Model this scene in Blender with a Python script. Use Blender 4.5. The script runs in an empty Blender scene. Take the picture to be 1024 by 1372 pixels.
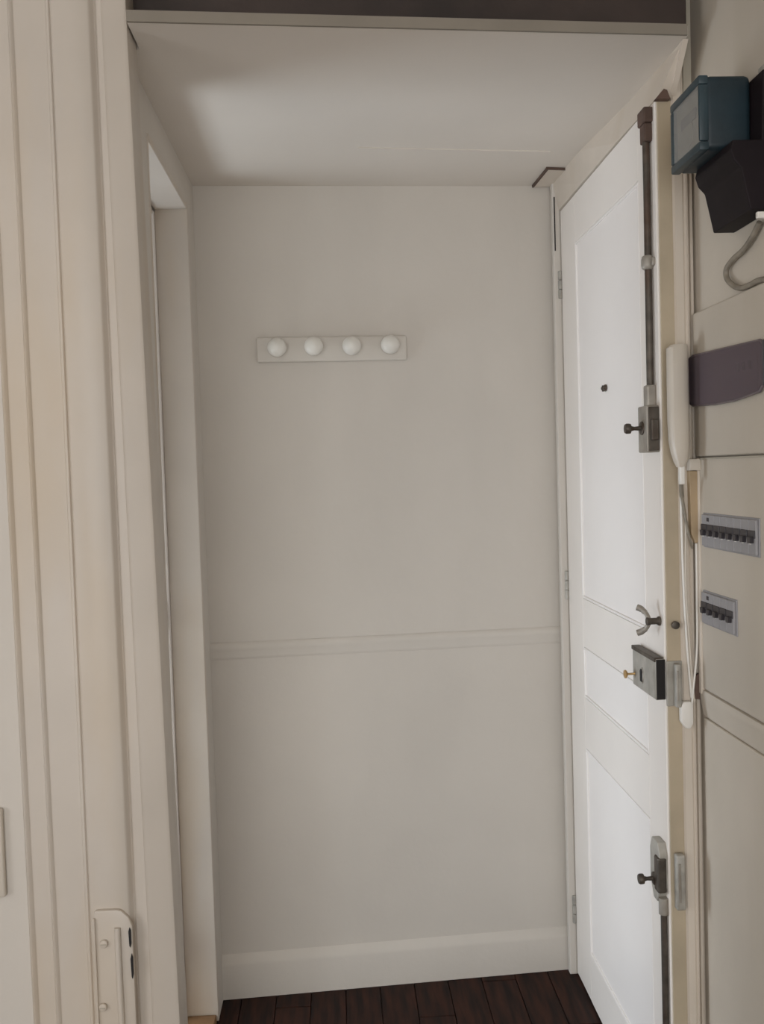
import bpy, bmesh, math, random
from mathutils import Vector, Matrix

# ------------------------------------------------------------------ camera
W_, H_ = 1024.0, 1372.0
FPX = 1260.0
PITCH, ROLL, EYE = math.radians(2.4), math.radians(1.78), 1.38
Dv = Vector((math.sin(ROLL)*math.cos(PITCH), math.cos(ROLL)*math.cos(PITCH), math.sin(PITCH)))
Fv = Vector((451-512, 636-686, FPX)).normalized()
Fv = (Fv - Dv*Fv.dot(Dv)).normalized()
Xv = Dv.cross(Fv)
def to_world(v): return Vector((Xv.dot(v), Fv.dot(v), -Dv.dot(v)))
cam_data = bpy.data.cameras.new('camera')
cam = bpy.data.objects.new('camera', cam_data)
bpy.context.collection.objects.link(cam)
r_, u_, b_ = to_world(Vector((1,0,0))), to_world(Vector((0,-1,0))), to_world(Vector((0,0,-1)))
cam.matrix_world = Matrix(((r_.x,u_.x,b_.x,0),(r_.y,u_.y,b_.y,0),(r_.z,u_.z,b_.z,EYE),(0,0,0,1)))
cam_data.sensor_fit = 'VERTICAL'; cam_data.sensor_height = 24.0
cam_data.lens = FPX/H_*24.0
cam_data.clip_start = 0.02
bpy.context.scene.camera = cam

# ------------------------------------------------------------------ world, window light, exposure
sc = bpy.context.scene
sc.view_settings.view_transform = 'Standard'; sc.view_settings.look = 'None'
sc.view_settings.gamma = 1.0; sc.view_settings.use_curve_mapping = False
sc.view_settings.exposure = 0.80
wd = bpy.data.worlds.new('overcast sky'); sc.world = wd; wd.use_nodes = True
wd.node_tree.nodes['Background'].inputs[0].default_value = (0.80, 0.88, 1.0, 1)
wd.node_tree.nodes['Background'].inputs[1].default_value = 1.0
def area(name, loc, target, sx, sy, power, col):
    l = bpy.data.lights.new(name, 'AREA'); l.shape = 'RECTANGLE'; l.size = sx; l.size_y = sy
    l.energy = power; l.color = col
    o = bpy.data.objects.new(name, l); bpy.context.collection.objects.link(o)
    o.location = loc
    o.rotation_euler = (Vector(target)-Vector(loc)).to_track_quat('-Z', 'Y').to_euler()
    return o
# daylight at two window openings; the left-wall lamp is an added fill
area('daylight_side_room', (-1.66, 2.14, 0.66), (0.6, 2.10, 0.50), 0.86, 0.9, 14.5, (0.78, 0.89, 1.0))
area('added_fill_room_left', (-2.56, -0.30, 1.25), (0.3, 1.2, 1.0), 1.1, 1.3, 7.5, (1.0, 0.97, 0.93))  # added fill lamp that brightens the left-facing surfaces
area('daylight_entrance_room', (-0.50, -2.46, 1.10), (0.05, 2.4, 0.85), 2.1, 1.7, 25.5, (1.0, 0.985, 0.94))

# ------------------------------------------------------------------ pixel measurement -> point on a plane
def ray(x, y): return to_world(Vector((x-512, y-686, FPX)))
def on_x(x, y, c): d = ray(x, y); return Vector((0,0,EYE)) + d*(c/d.x)
def on_y(x, y, c): d = ray(x, y); return Vector((0,0,EYE)) + d*(c/d.y)
def on_z(x, y, c): d = ray(x, y); return Vector((0,0,EYE)) + d*((c-EYE)/d.z)

# ------------------------------------------------------------------ materials
MATS = {}
def mat(name, col, rough=0.5, metal=0.0, var=0.06, scale=6.0, bump=0.15, bscale=60.0, stain=None, stain_amt=0.0, spec=0.5, coords='Object'):
    if name in MATS: return MATS[name]
    m = bpy.data.materials.new(name); m.use_nodes = True
    n = m.node_tree.nodes; l = m.node_tree.links
    bs = n['Principled BSDF']
    bs.inputs['Roughness'].default_value = rough; bs.inputs['Metallic'].default_value = metal
    bs.inputs['Specular IOR Level'].default_value = spec
    tc = n.new('ShaderNodeTexCoord')
    nz = n.new('ShaderNodeTexNoise'); nz.inputs['Scale'].default_value = scale; nz.inputs['Detail'].default_value = 5
    l.new(tc.outputs[coords], nz.inputs['Vector'])
    rp = n.new('ShaderNodeValToRGB')
    rp.color_ramp.elements[0].position = 0.3; rp.color_ramp.elements[1].position = 0.7
    rp.color_ramp.elements[0].color = tuple(c*(1-var) for c in col)+(1,)
    rp.color_ramp.elements[1].color = tuple(min(1, c*(1+var)) for c in col)+(1,)
    l.new(nz.outputs['Fac'], rp.inputs['Fac'])
    out = rp.outputs['Color']
    if stain:
        n2 = n.new('ShaderNodeTexNoise'); n2.inputs['Scale'].default_value = scale*0.9; n2.inputs['Detail'].default_value = 8
        mp = n.new('ShaderNodeMapping'); mp.inputs['Scale'].default_value = (1.5, 1.5, 0.35); mp.inputs['Location'].default_value = (3,7,1)
        l.new(tc.outputs[coords], mp.inputs['Vector']); l.new(mp.outputs[0], n2.inputs['Vector'])
        r2 = n.new('ShaderNodeValToRGB'); r2.color_ramp.elements[0].position = 0.5; r2.color_ramp.elements[1].position = 0.75
        r2.color_ramp.elements[0].color = (0,0,0,1); r2.color_ramp.elements[1].color = (stain_amt,)*3+(1,)
        l.new(n2.outputs['Fac'], r2.inputs['Fac'])
        mx = n.new('ShaderNodeMix'); mx.data_type = 'RGBA'
        l.new(r2.outputs['Color'], mx.inputs['Factor']); l.new(out, mx.inputs['A']); mx.inputs['B'].default_value = tuple(stain)+(1,)
        out = mx.outputs['Result']
    l.new(out, bs.inputs['Base Color'])
    if bump:
        nb = n.new('ShaderNodeTexNoise'); nb.inputs['Scale'].default_value = bscale; nb.inputs['Detail'].default_value = 4
        l.new(tc.outputs[coords], nb.inputs['Vector'])
        bp = n.new('ShaderNodeBump'); bp.inputs['Strength'].default_value = bump; bp.inputs['Distance'].default_value = 0.002
        l.new(nb.outputs['Fac'], bp.inputs['Height']); l.new(bp.outputs[0], bs.inputs['Normal'])
    MATS[name] = m; return m

WALL   = mat('white_wall_paint', (0.635, 0.588, 0.53), 0.75, var=0.03, scale=3, bump=0.35, bscale=45, stain=(0.54,0.50,0.45), stain_amt=0.35)
CEIL   = mat('ceiling_paint', (0.70, 0.64, 0.57), 0.75, var=0.03, scale=3, bump=0.25, bscale=30)
DOORP  = mat('white_gloss_door_paint', (0.89, 0.845, 0.81), 0.42, var=0.02, scale=4, bump=0.2, bscale=25)
DOORS  = mat('off_white_stile_paint', (0.855, 0.80, 0.745), 0.45, var=0.03, scale=4, bump=0.2, bscale=25)
CREAM  = mat('cream_gloss_paint', (0.66, 0.585, 0.50), 0.45, var=0.05, scale=5, bump=0.3, bscale=25, stain=(0.50,0.40,0.27), stain_amt=0.35)
CASE   = mat('casing_paint', (0.59, 0.53, 0.465), 0.45, var=0.05, scale=4, bump=0.3, bscale=22, stain=(0.58,0.46,0.32), stain_amt=0.6)
TAN    = mat('dim_tan_door_edge', (0.47, 0.39, 0.28), 0.6, var=0.12, scale=9, bump=0.3, stain=(0.38,0.33,0.24), stain_amt=0.5)  # tan edge; dimness of its camera-facing side is put into the colour
OLDW   = mat('aged_cream_wall_paint', (0.58, 0.52, 0.44), 0.6, var=0.05, scale=5, bump=0.3, bscale=35, stain=(0.50,0.45,0.36), stain_amt=0.4)
GREYG  = mat('olive_grey_moulding_paint', (0.42, 0.38, 0.31), 0.6, var=0.1, scale=12, bump=0.3)  # dull olive-brown tone for joint strips and screw slots
DARKW  = mat('dark_brown_wood', (0.036, 0.024, 0.020), 0.6, var=0.35, scale=7, bump=0.3)
BROWN  = mat('exposed_brown_wood', (0.10, 0.06, 0.045), 0.7, var=0.3, scale=30, bump=0.3)
LIP    = mat('grey_beige_ceiling_edge_paint', (0.255, 0.225, 0.185), 0.8, var=0.08, scale=8)  # grey-beige, darker than the ceiling colour
IRON   = mat('old_dark_iron', (0.10, 0.085, 0.07), 0.5, metal=0.6, var=0.35, scale=40, bump=0.4, stain=(0.10,0.05,0.03), stain_amt=0.6)
STEEL  = mat('worn_grey_steel', (0.34, 0.31, 0.27), 0.5, metal=0.35, var=0.2, scale=30, bump=0.3, stain=(0.18,0.14,0.10), stain_amt=0.5)
PSTEEL = mat('paint_spattered_steel', (0.40, 0.38, 0.34), 0.5, metal=0.2, var=0.2, scale=35, bump=0.4, stain=(0.20,0.17,0.12), stain_amt=0.6)
BRASS  = mat('brass', (0.55, 0.36, 0.16), 0.35, metal=0.8, var=0.1)
BLACK  = mat('black_void', (0.012, 0.010, 0.010), 0.8, var=0.1, bump=0)
TEAL   = mat('dark_teal_meter_enamel', (0.010, 0.024, 0.033), 0.5, var=0.2, scale=20, bump=0.2)
TEALF  = mat('worn_teal_bezel', (0.028, 0.050, 0.062), 0.45, var=0.2, scale=20, bump=0.2)
BAKE   = mat('black_bakelite', (0.012, 0.008, 0.010), 0.6, var=0.2, scale=20, bump=0.1, spec=0.2)
DIAL   = mat('meter_dial_card', (0.30, 0.27, 0.24), 0.6, var=0.15, scale=30, bump=0)
PLAST  = mat('ivory_plastic', (0.62, 0.56, 0.48), 0.35, var=0.02, bump=0.05)
WHITEP = mat('white_plastic', (0.80, 0.77, 0.72), 0.35, var=0.02, bump=0.05)
GREYP  = mat('breaker_grey_plastic', (0.32, 0.31, 0.32), 0.45, var=0.05, bump=0.05)
DARKP  = mat('breaker_dark_toggle', (0.035, 0.03, 0.035), 0.4, var=0.1, bump=0)
SMOKE  = mat('smoked_plastic_cover', (0.135, 0.108, 0.118), 0.25, var=0.12, scale=25, bump=0.1)
CABLEG = mat('grey_brown_cable', (0.27, 0.235, 0.185), 0.5, var=0.25, scale=35, bump=0.1)
TANW   = mat('tan_wooden_block', (0.42, 0.31, 0.19), 0.6, var=0.15, scale=15, bump=0.3, stain=(0.30,0.19,0.11), stain_amt=0.6)
OAK    = mat('light_oak_threshold', (0.22, 0.12, 0.055), 0.5, var=0.2, scale=14)
PORC   = mat('white_painted_knob', (0.76, 0.73, 0.67), 0.4, var=0.01, bump=0.05)
RACK   = mat('white_painted_rack_board', (0.64, 0.595, 0.535), 0.6, var=0.02, bump=0.1)

def glass(name, col, alpha_mix=0.75):
    m = bpy.data.materials.new(name); m.use_nodes = True
    n = m.node_tree.nodes; l = m.node_tree.links
    bs = n['Principled BSDF']; bs.inputs['Base Color'].default_value = col+(1,)
    bs.inputs['Roughness'].default_value = 0.15
    tr = n.new('ShaderNodeBsdfTransparent'); tr.inputs[0].default_value = col+(1,)
    mx = n.new('ShaderNodeMixShader'); mx.inputs[0].default_value = alpha_mix
    l.new(bs.outputs[0], mx.inputs[1]); l.new(tr.outputs[0], mx.inputs[2])
    l.new(mx.outputs[0], n['Material Output'].inputs['Surface'])
    return m
GLASS = glass('meter_glass', (0.80, 0.80, 0.78))
PURPLE = glass('smoked_violet_cover', (0.46, 0.38, 0.42), 0.75)
WGLASS = glass('window_glass', (0.95, 0.97, 1.0), 0.9)

def wood_floor():
    m = bpy.data.materials.new('dark_red_brown_floorboard'); m.use_nodes = True
    n = m.node_tree.nodes; l = m.node_tree.links; bs = n['Principled BSDF']
    tc = n.new('ShaderNodeTexCoord'); mp = n.new('ShaderNodeMapping'); mp.inputs['Scale'].default_value = (26, 3, 1)
    oi = n.new('ShaderNodeObjectInfo')
    ad = n.new('ShaderNodeVectorMath'); ad.operation = 'ADD'
    sc2 = n.new('ShaderNodeVectorMath'); sc2.operation = 'SCALE'; sc2.inputs['Scale'].default_value = 0.35
    l.new(oi.outputs['Location'], sc2.inputs[0])
    l.new(tc.outputs['Object'], ad.inputs[0]); l.new(sc2.outputs[0], ad.inputs[1]); l.new(ad.outputs[0], mp.inputs['Vector'])
    nz = n.new('ShaderNodeTexNoise'); nz.inputs['Scale'].default_value = 2.2; nz.inputs['Detail'].default_value = 8
    l.new(mp.outputs[0], nz.inputs['Vector'])
    rp = n.new('ShaderNodeValToRGB')
    rp.color_ramp.elements[0].position = 0.35; rp.color_ramp.elements[0].color = (0.011, 0.006, 0.005, 1)
    rp.color_ramp.elements[1].position = 0.72; rp.color_ramp.elements[1].color = (0.052, 0.018, 0.011, 1)
    l.new(nz.outputs['Fac'], rp.inputs['Fac']); l.new(rp.outputs[0], bs.inputs['Base Color'])
    bs.inputs['Roughness'].default_value = 0.5
    bs.inputs['Specular IOR Level'].default_value = 0.15
    return m
FLOORM = wood_floor()

# ------------------------------------------------------------------ mesh helpers
COL = bpy.context.collection
def new(): return bmesh.new()
def box(bm, x0, x1, y0, y1, z0, z1, bev=0.0, seg=2):
    t = bmesh.new()
    vs = [t.verts.new(p) for p in ((x0,y0,z0),(x1,y0,z0),(x1,y1,z0),(x0,y1,z0),(x0,y0,z1),(x1,y0,z1),(x1,y1,z1),(x0,y1,z1))]
    for f in ((0,3,2,1),(4,5,6,7),(0,1,5,4),(1,2,6,5),(2,3,7,6),(3,0,4,7)): t.faces.new([vs[i] for i in f])
    if bev: bmesh.ops.bevel(t, geom=t.edges[:], offset=bev, segments=seg, affect='EDGES', profile=0.5)
    merge(bm, t)
def merge(bm, t):
    me = bpy.data.meshes.new('tmp'); t.to_mesh(me); t.free(); bm.from_mesh(me); bpy.data.meshes.remove(me)
def prism(bm, pts, axis, a0, a1, pts2=None, bev=0.0):
    """polygon pts (2D in the other two axes, in xyz order) extruded along axis; pts2 = end outline"""
    t = bmesh.new(); pts2 = pts2 or pts
    def P(p, a):
        return {'x': (a,p[0],p[1]), 'y': (p[0],a,p[1]), 'z': (p[0],p[1],a)}[axis]
    A = [t.verts.new(P(p,a0)) for p in pts]; B = [t.verts.new(P(p,a1)) for p in pts2]
    t.faces.new(A); t.faces.new(B[::-1])
    n = len(pts)
    for i in range(n): t.faces.new((A[i], B[i], B[(i+1)%n], A[(i+1)%n]))
    bmesh.ops.recalc_face_normals(t, faces=t.faces[:])
    if bev: bmesh.ops.bevel(t, geom=t.edges[:], offset=bev, segments=2, affect='EDGES', profile=0.5)
    merge(bm, t)
def lathe(bm, prof, origin, axis, seg=24):
    """prof = [(radius, distance along axis)]"""
    ax = Vector(axis).normalized(); q = Vector((0,0,1)).rotation_difference(ax)
    rings = []
    for r, h in prof:
        if r < 1e-6: rings.append([bm.verts.new(Vector(origin)+ax*h)])
        else: rings.append([bm.verts.new(Vector(origin)+q@Vector((r*math.cos(2*math.pi*i/seg), r*math.sin(2*math.pi*i/seg), h))) for i in range(seg)])
    for a, b in zip(rings, rings[1:]):
        for i in range(seg):
            j = (i+1)%seg
            if len(a) == 1 and len(b) == 1: continue
            if len(a) == 1: bm.faces.new((a[0], b[j], b[i]))
            elif len(b) == 1: bm.faces.new((a[i], a[j], b[0]))
            else: bm.faces.new((a[i], a[j], b[j], b[i]))
    if len(rings[0]) > 1: bm.faces.new(rings[0][::-1])
    if len(rings[-1]) > 1: bm.faces.new(rings[-1])
def smooth_path(pts, n=8):
    P = [Vector(p) for p in pts]; P = [P[0]]+P+[P[-1]]; out = []
    for i in range(1, len(P)-2):
        for k in range(n):
            t = k/n; a,b,c,d = P[i-1],P[i],P[i+1],P[i+2]
            out.append(0.5*((2*b)+(c-a)*t+(2*a-5*b+4*c-d)*t*t+(3*b-a-3*c+d)*t**3))
    out.append(P[-2]); return out
def tube(bm, pts, r, seg=10, smooth=True):
    P = smooth_path(pts) if smooth and len(pts) > 2 else [Vector(p) for p in pts]
    rings = []; up = None
    for i, p in enumerate(P):
        d = (P[min(i+1,len(P)-1)]-P[max(i-1,0)]).normalized()
        if up is None: up = d.orthogonal().normalized()
        up = (up - d*up.dot(d)).normalized(); s = d.cross(up)
        rr = r[min(i*len(r)//len(P), len(r)-1)] if isinstance(r, (list,tuple)) else r
        rings.append([bm.verts.new(p+(up*math.cos(2*math.pi*k/seg)+s*math.sin(2*math.pi*k/seg))*rr) for k in range(seg)])
    for a, b in zip(rings, rings[1:]):
        for i in range(seg): bm.faces.new((a[i], a[(i+1)%seg], b[(i+1)%seg], b[i]))
    bm.faces.new(rings[0][::-1]); bm.faces.new(rings[-1])
def obj(name, bm, m, parent=None, label=None, smooth=False):
    bmesh.ops.recalc_face_normals(bm, faces=bm.faces[:])
    me = bpy.data.meshes.new(name); bm.to_mesh(me); bm.free(); me.materials.append(m)
    if smooth:
        for p in me.polygons: p.use_smooth = True
        me.set_sharp_from_angle(angle=math.radians(38))
    o = bpy.data.objects.new(name, me); COL.objects.link(o)
    if parent is not None: o.parent = parent; o.matrix_parent_inverse = parent.matrix_world.inverted()
    if label: o['label'] = label
    return o
def struct(o, label, cat): o['kind'] = 'structure'; o['label'] = label; o['category'] = cat; return o
def empty(name, loc, label, cat, group=None, structure=False):
    o = bpy.data.objects.new(name, None); COL.objects.link(o); o.matrix_world = Matrix.Translation(loc)
    o.empty_display_size = 0.05; o['label'] = label; o['category'] = cat
    if group: o['group'] = group
    if structure: o['kind'] = 'structure'
    return o
def tag(o, label, cat, group=None):
    o['label'] = label; o['category'] = cat
    if group: o['group'] = group
    return o

# ------------------------------------------------------------------ measured layout (metres)
CZ = 2.13                                   # alcove ceiling
BL, BR = (-0.351, 2.465), (0.612, 2.522)    # back wall corners
LX = -0.345                                 # alcove left wall
DX = 0.610                                  # entrance door face
FY = 1.60                                   # front of the left casing
RY = 1.734                                  # front of the right door trim
RX = 0.683                                  # right wall face, room side
OY0, OY1, OZ = 1.868, 2.365, 2.052          # side doorway

# ------------------------------------------------------------------ floor: boards running to the back wall
fl = struct(obj('floor', (lambda b: (box(b, -2.6, 0.80, -2.6, 2.62, -0.05, -0.012), b)[1])(new()), BROWN), 'dark red-brown wooden floor running into the entrance alcove', 'floor')
bw = 0.092; k = 0; random.seed(4)
x = -0.48
while x < 0.66:
    y = -0.4 + (0.31 if k % 2 else 0.0)
    while y < 2.55:
        ln = random.choice((0.55, 0.62, 0.70)); y1 = min(y+ln, 2.56)
        if y1-y > 0.05:
            b = new(); box(b, x+0.0008, x+bw-0.0008, y+0.0008, y1-0.0008, -0.012, random.uniform(-0.0012, 0.0), 0.0012, 1)
            o = obj('floorboard', b, FLOORM, fl)
            me = o.data; cx, cy = x+bw/2, (y+y1)/2
            for v in me.vertices: v.co.x -= cx; v.co.y -= cy
            o.location = (cx, cy, 0)
        y = y1
    x += bw; k += 1

# ------------------------------------------------------------------ back wall, chair rail, baseboard
def along_back(off, t0=0.0, t1=1.0):        # a line parallel with the back wall, off metres in front
    d = Vector((BR[0]-BL[0], BR[1]-BL[1])); n = Vector((d.y, -d.x)).normalized()
    return Vector(BL)+d*t0+n*off, Vector(BL)+d*t1+n*off
a, c = along_back(0, -0.05, 1.06)
a2, c2 = along_back(-0.10, -0.05, 1.06)
b = new(); prism(b, [a, c, c2, a2], 'z', -0.02, 2.75)
wall_back = struct(obj('wall_back', b, WALL), 'plain white back wall of the alcove behind the coat rack', 'wall')
# chair rail, a low softened moulding painted over
b = new(); a, c = along_back(0.001, -0.01, 1.0); n = (Vector((BR[1]-BL[1], -(BR[0]-BL[0])))).normalized()
prof = [(0,0.902),(0.0018,0.905),(0.0030,0.910),(0.0030,0.921),(0.0048,0.926),(0.0060,0.932),(0.0055,0.938),(0.0025,0.944),(0,0.947)]
def sweep(bm, prof, p, q, n):
    A = [bm.verts.new((p.x+n.x*o_, p.y+n.y*o_, z)) for o_, z in prof]; B = [bm.verts.new((q.x+n.x*o_, q.y+n.y*o_, z)) for o_, z in prof]
    bm.faces.new(A); bm.faces.new(B[::-1])
    for i in range(len(prof)): j = (i+1)%len(prof); bm.faces.new((A[i],B[i],B[j],A[j]))
sweep(b, prof, a, c, n)
struct(obj('trim_1', b, WALL, smooth=True), 'low painted chair rail across the back wall at waist height', 'chair rail')
b = new()
a, c = along_back(0.0, -0.0, 1.0)
sweep(b, [(0,0),(0.016,0.0),(0.0155,0.088),(0.013,0.096),(0.007,0.104),(0.002,0.112),(0,0.114)], a, c, n)
struct(obj('baseboard_back', b, WALL, smooth=True), 'white baseboard along the foot of the alcove back wall', 'baseboard')

# ------------------------------------------------------------------ left wall of the alcove with a doorway
b = new()
box(b, -0.455, LX, OY1, 2.50, -0.01, 2.75)
box(b, -0.455, LX, 1.66, OY0, -0.01, 2.75)
box(b, -0.455, LX, OY0, OY1, OZ, 2.75)
struct(obj('wall_left', b, WALL), 'white left wall of the alcove around the narrow side doorway', 'wall')
# lining boards of the doorway: cream jamb facing the camera, stop beyond it
lin = empty('door_2', (LX, OY1, 0), 'cream painted side doorway on the left with its door pushed open', 'doorway', structure=True)
b = new(); box(b, -0.425, LX+0.001, OY1-0.012, OY1+0.004, 0, OZ-0.001, 0.002, 1); obj('jamb', b, CASE, lin)
b = new(); box(b, -0.425, LX+0.001, OY0-0.004, OY0+0.010, 0, OZ-0.001, 0.002, 1); obj('jamb', b, CASE, lin)
b = new(); box(b, -0.425, LX+0.001, OY0+0.010, OY1-0.012, OZ-0.012, OZ+0.004, 0.002, 1); obj('door_head', b, CASE, lin)
b = new(); box(b, -0.440, -0.4245, OY1-0.026, OY1+0.002, 0, OZ-0.016, 0.003, 2); box(b, -0.4605, -0.4405, OY1-0.036, OY1+0.002, 0, OZ-0.016, 0.004, 2); obj('door_stop', b, DOORP, lin)
b = new(); box(b, -0.438, -0.4262, OY0+0.03, OY1-0.022, OZ-0.026, OZ-0.002, 0.003, 2); obj('door_stop', b, CASE, lin)
# open leaf standing in the side room
b = new(); LY = OY1-0.020
box(b, -1.02, -0.462, LY, LY+0.034, 0.012, OZ-0.02, 0.003, 1)
obj('door_leaf', b, DOORP, lin)
for z0, z1 in ((0.15, 0.62), (0.74, 0.98), (1.10, 1.92)):
    b = new()
    for (xa, xb, za, zb) in ((-0.94,-0.54,z0,z0+0.018),(-0.94,-0.54,z1-0.018,z1),(-0.94,-0.922,z0+0.018,z1-0.018),(-0.558,-0.54,z0+0.018,z1-0.018)):
        box(b, xa, xb, LY-0.007, LY+0.001, za, zb, 0.003, 2)
    obj('panel_moulding', b, DOORP, lin)
for px, py in ((237, 825), (251, 1262)):
    p = on_y(px, py, OY1-0.02)
    b = new()
    for q in range(3): lathe(b, [(0.004,0.0),(0.0052,0.001),(0.0052,0.020),(0.004,0.021)], (-0.4335, OY1-0.031, p.z-0.033+q*0.022), (0,0,1), 12)
    h = obj('hinge', b, STEEL, lin, 'paint-flecked dark hinge knuckle', smooth=True)
b = new(); box(b, -0.46, LX-0.004, OY0+0.012, OY1-0.014, -0.008, 0.020, 0.003, 2)
obj('threshold', b, OAK, lin, 'worn light brown wooden threshold')

# ------------------------------------------------------------------ lowered alcove ceiling, fascia and the dark loft front above
b = new()
fl_, fr_ = (-0.350, 1.590), (0.642, 1.656)
prism(b, [(-0.3185, fl_[1]), fr_, (0.648, 1.73), (0.66, 2.535), (-0.352, 2.48), (-0.350, 1.70), (-0.3185, 1.69)], 'z', CZ, CZ+0.016)
struct(obj('ceiling', b, CEIL), 'low white false ceiling over the entrance alcove', 'ceiling')
b = new(); prism(b, [(-0.3185, fl_[1]-0.004), (fr_[0]-0.002, fr_[1]-0.004), (fr_[0]-0.002, fr_[1]+0.001), (-0.3185, fl_[1]+0.001)], 'z', CZ-0.0005, CZ+0.018)
struct(obj('trim_2', b, LIP), 'thin grey-beige edge strip along the front of the low ceiling', 'trim')
b = new()   # raised sheet joint
p0, p1 = on_z(480, 197, CZ), on_z(738, 202, CZ)
prism(b, [(p0.x, p0.y), (p1.x, p1.y), (p1.x, p1.y+0.007), (p0.x, p0.y+0.004)], 'z', CZ-0.0025, CZ+0.001)
struct(obj('trim_3', b, CEIL), 'fine raised joint line across the low ceiling', 'trim')
b = new(); box(b, -0.344, 0.646, 1.672, 1.692, CZ+0.019, 2.74, 0.002, 1)
tag(obj('loft_panel', b, DARKW), 'dark brown wooden panel closing the loft above the low ceiling', 'panel')
# dark split between casing and ceiling
p = on_z(174, 52, CZ)
b = new(); prism(b, [(-0.343, 1.625), (-0.325, 1.655), (-0.327, 1.685), (-0.343, 1.66)], 'z', CZ-0.004, CZ+0.001)
struct(obj('trim_4', b, BROWN), 'small dark splintered gap where the left casing meets the ceiling', 'trim')

# ------------------------------------------------------------------ front wall and the wide moulded casing on the left
def cx(px, py): return on_y(px, py, FY).x
def line(pt, pb):       # two pixel samples of one vertical edge -> x at floor and at z=2.75
    A, B = on_y(pt[0], pt[1], FY), on_y(pb[0], pb[1], FY)
    s = (A.x-B.x)/(A.z-B.z); return B.x+s*(0-B.z), B.x+s*(2.75-B.z)
L0 = line((0,476),(45,1369)); L1 = line((11,0),(78,1369)); L2 = line((66,0),(127,1369)); L3 = line((120,0),(182,1369)); L4 = line((133,0),(203,1369)); L5 = line((167,0),(240,1369))
def casing_profile(k):
    l0,l1,l2,l3,l4,l5 = (L[k] for L in (L0,L1,L2,L3,L4,L5)); F = FY
    return [(l0-0.004,F+0.05),(l0-0.004,F+0.012),(l0-0.001,F+0.008),(l0+0.002,F+0.009),(l0+0.006,F+0.014),(l1-0.006,F+0.012),(l1-0.004,F+0.004),(l1-0.001,F),(l1+0.002,F+0.001),(l1+0.005,F+0.005),
            (l2-0.009,F+0.005),(l2-0.007,F+0.001),(l2-0.003,F+0.001),(l2-0.001,F+0.004),(l2+0.001,F),(l2+0.004,F-0.002),
            (l3-0.005,F-0.002),(l3-0.001,F+0.001),(l3+0.001,F+0.012),(l3+0.004,F+0.014),(l3+0.008,F+0.008),(l4-0.002,F+0.006),(l4+0.001,F+0.004),(l4+0.005,F+0.006),
            (l5-0.006,F+0.007),(l5-0.001,F+0.010),(l5,F+0.018),(l5,F+0.08),(l5-0.02,F+0.10),(l0+0.0,F+0.10)]
b = new(); prism(b, casing_profile(0), 'z', 0.0, 2.75, casing_profile(1))
casing = struct(obj('trim_5', b, CASE), 'wide cream moulded door casing running floor to top on the left', 'casing')
for p in casing.data.polygons: p.use_smooth = True
casing.data.set_sharp_from_angle(angle=math.radians(50))
b = new(); prism(b, [(-2.6,FY+0.022),(L0[0]+0.01,FY+0.022),(L0[0]+0.01,FY+0.12),(-2.6,FY+0.12)], 'z', -0.01, 2.75, [(-2.6,FY+0.022),(L0[1]+0.01,FY+0.022),(L0[1]+0.01,FY+0.12),(-2.6,FY+0.12)])
struct(obj('wall_front_left', b, WALL), 'white wall at the far left edge beside the moulded casing', 'wall')

# painted lock keep on the casing, bottom left
kp = [on_y(x_, y_, FY-0.012) for x_, y_ in ((124,1222),(176,1225),(182,1369))]
keep = empty('lock_keep', (kp[2].x-0.03, FY, 0.18), 'thickly painted metal lock keep with dark bolt slots low on the left casing', 'lock keep')
xl, xr, zt, zb = kp[0].x, kp[1].x, kp[0].z, 0.16
b = new()
prism(b, [(xl,zb),(xr,zb),(xr,zt-0.03),(xr-0.006,zt-0.014),(xr-0.018,zt-0.002),(xr-0.026,zt),(xl+0.004,zt),(xl,zt-0.004)], 'y', FY-0.009, FY+0.001, bev=0.003)
obj('keep_plate', b, CASE, keep, smooth=True)
b = new(); ex = on_y(158, 1250, FY-0.016)
tube(b, [(ex.x, FY-0.0115, zb+0.002), (ex.x-0.002, FY-0.0115, ex.z-0.004), (ex.x-0.002, FY-0.010, ex.z+0.006)], 0.0055, 12, False)
obj('painted_bead', b, CASE, keep, smooth=True)
b = new(); box(b, xl-0.001, xl+0.003, FY-0.013, FY-0.008, zb, zt-0.012, 0.001, 1); obj('plate_rib', b, CASE, keep)
for px, py in ((139, 1265), (138, 1350)):
    p = on_y(px, py, FY-0.012)
    b = new(); lathe(b, [(0.0072,0),(0.0072,0.001),(0.006,0.0028),(0.003,0.0036),(0,0.0038)], (p.x, FY-0.0110, p.z), (0,-1,0), 18); s = obj('screw', b, CASE, keep, smooth=True)
    b = new(); box(b, p.x-0.0045, p.x+0.0045, FY-0.0152, FY-0.0145, p.z-0.0007, p.z+0.0007); obj('screw_slot', b, GREYG, s)
for (x_, ya, yb) in ((173.5, 1243, 1270), (176.5, 1278, 1312)):
    p, q = on_y(x_, ya, FY-0.012), on_y(x_+0.8, yb, FY-0.012)
    b = new(); m_ = (p+q)/2; hh = (p.z-q.z)/2
    prism(b, [(m_.x-0.0012,m_.z-hh*0.8),(m_.x+0.0003,m_.z-hh),(m_.x+0.0022,m_.z-hh*0.6),(m_.x+0.0022,m_.z+hh*0.7),(m_.x,m_.z+hh),(m_.x-0.002,m_.z+hh*0.6)], 'y', FY-0.0122, FY-0.010)
    obj('bolt_slot', b, BLACK, keep, 'dark empty bolt slot')

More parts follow.
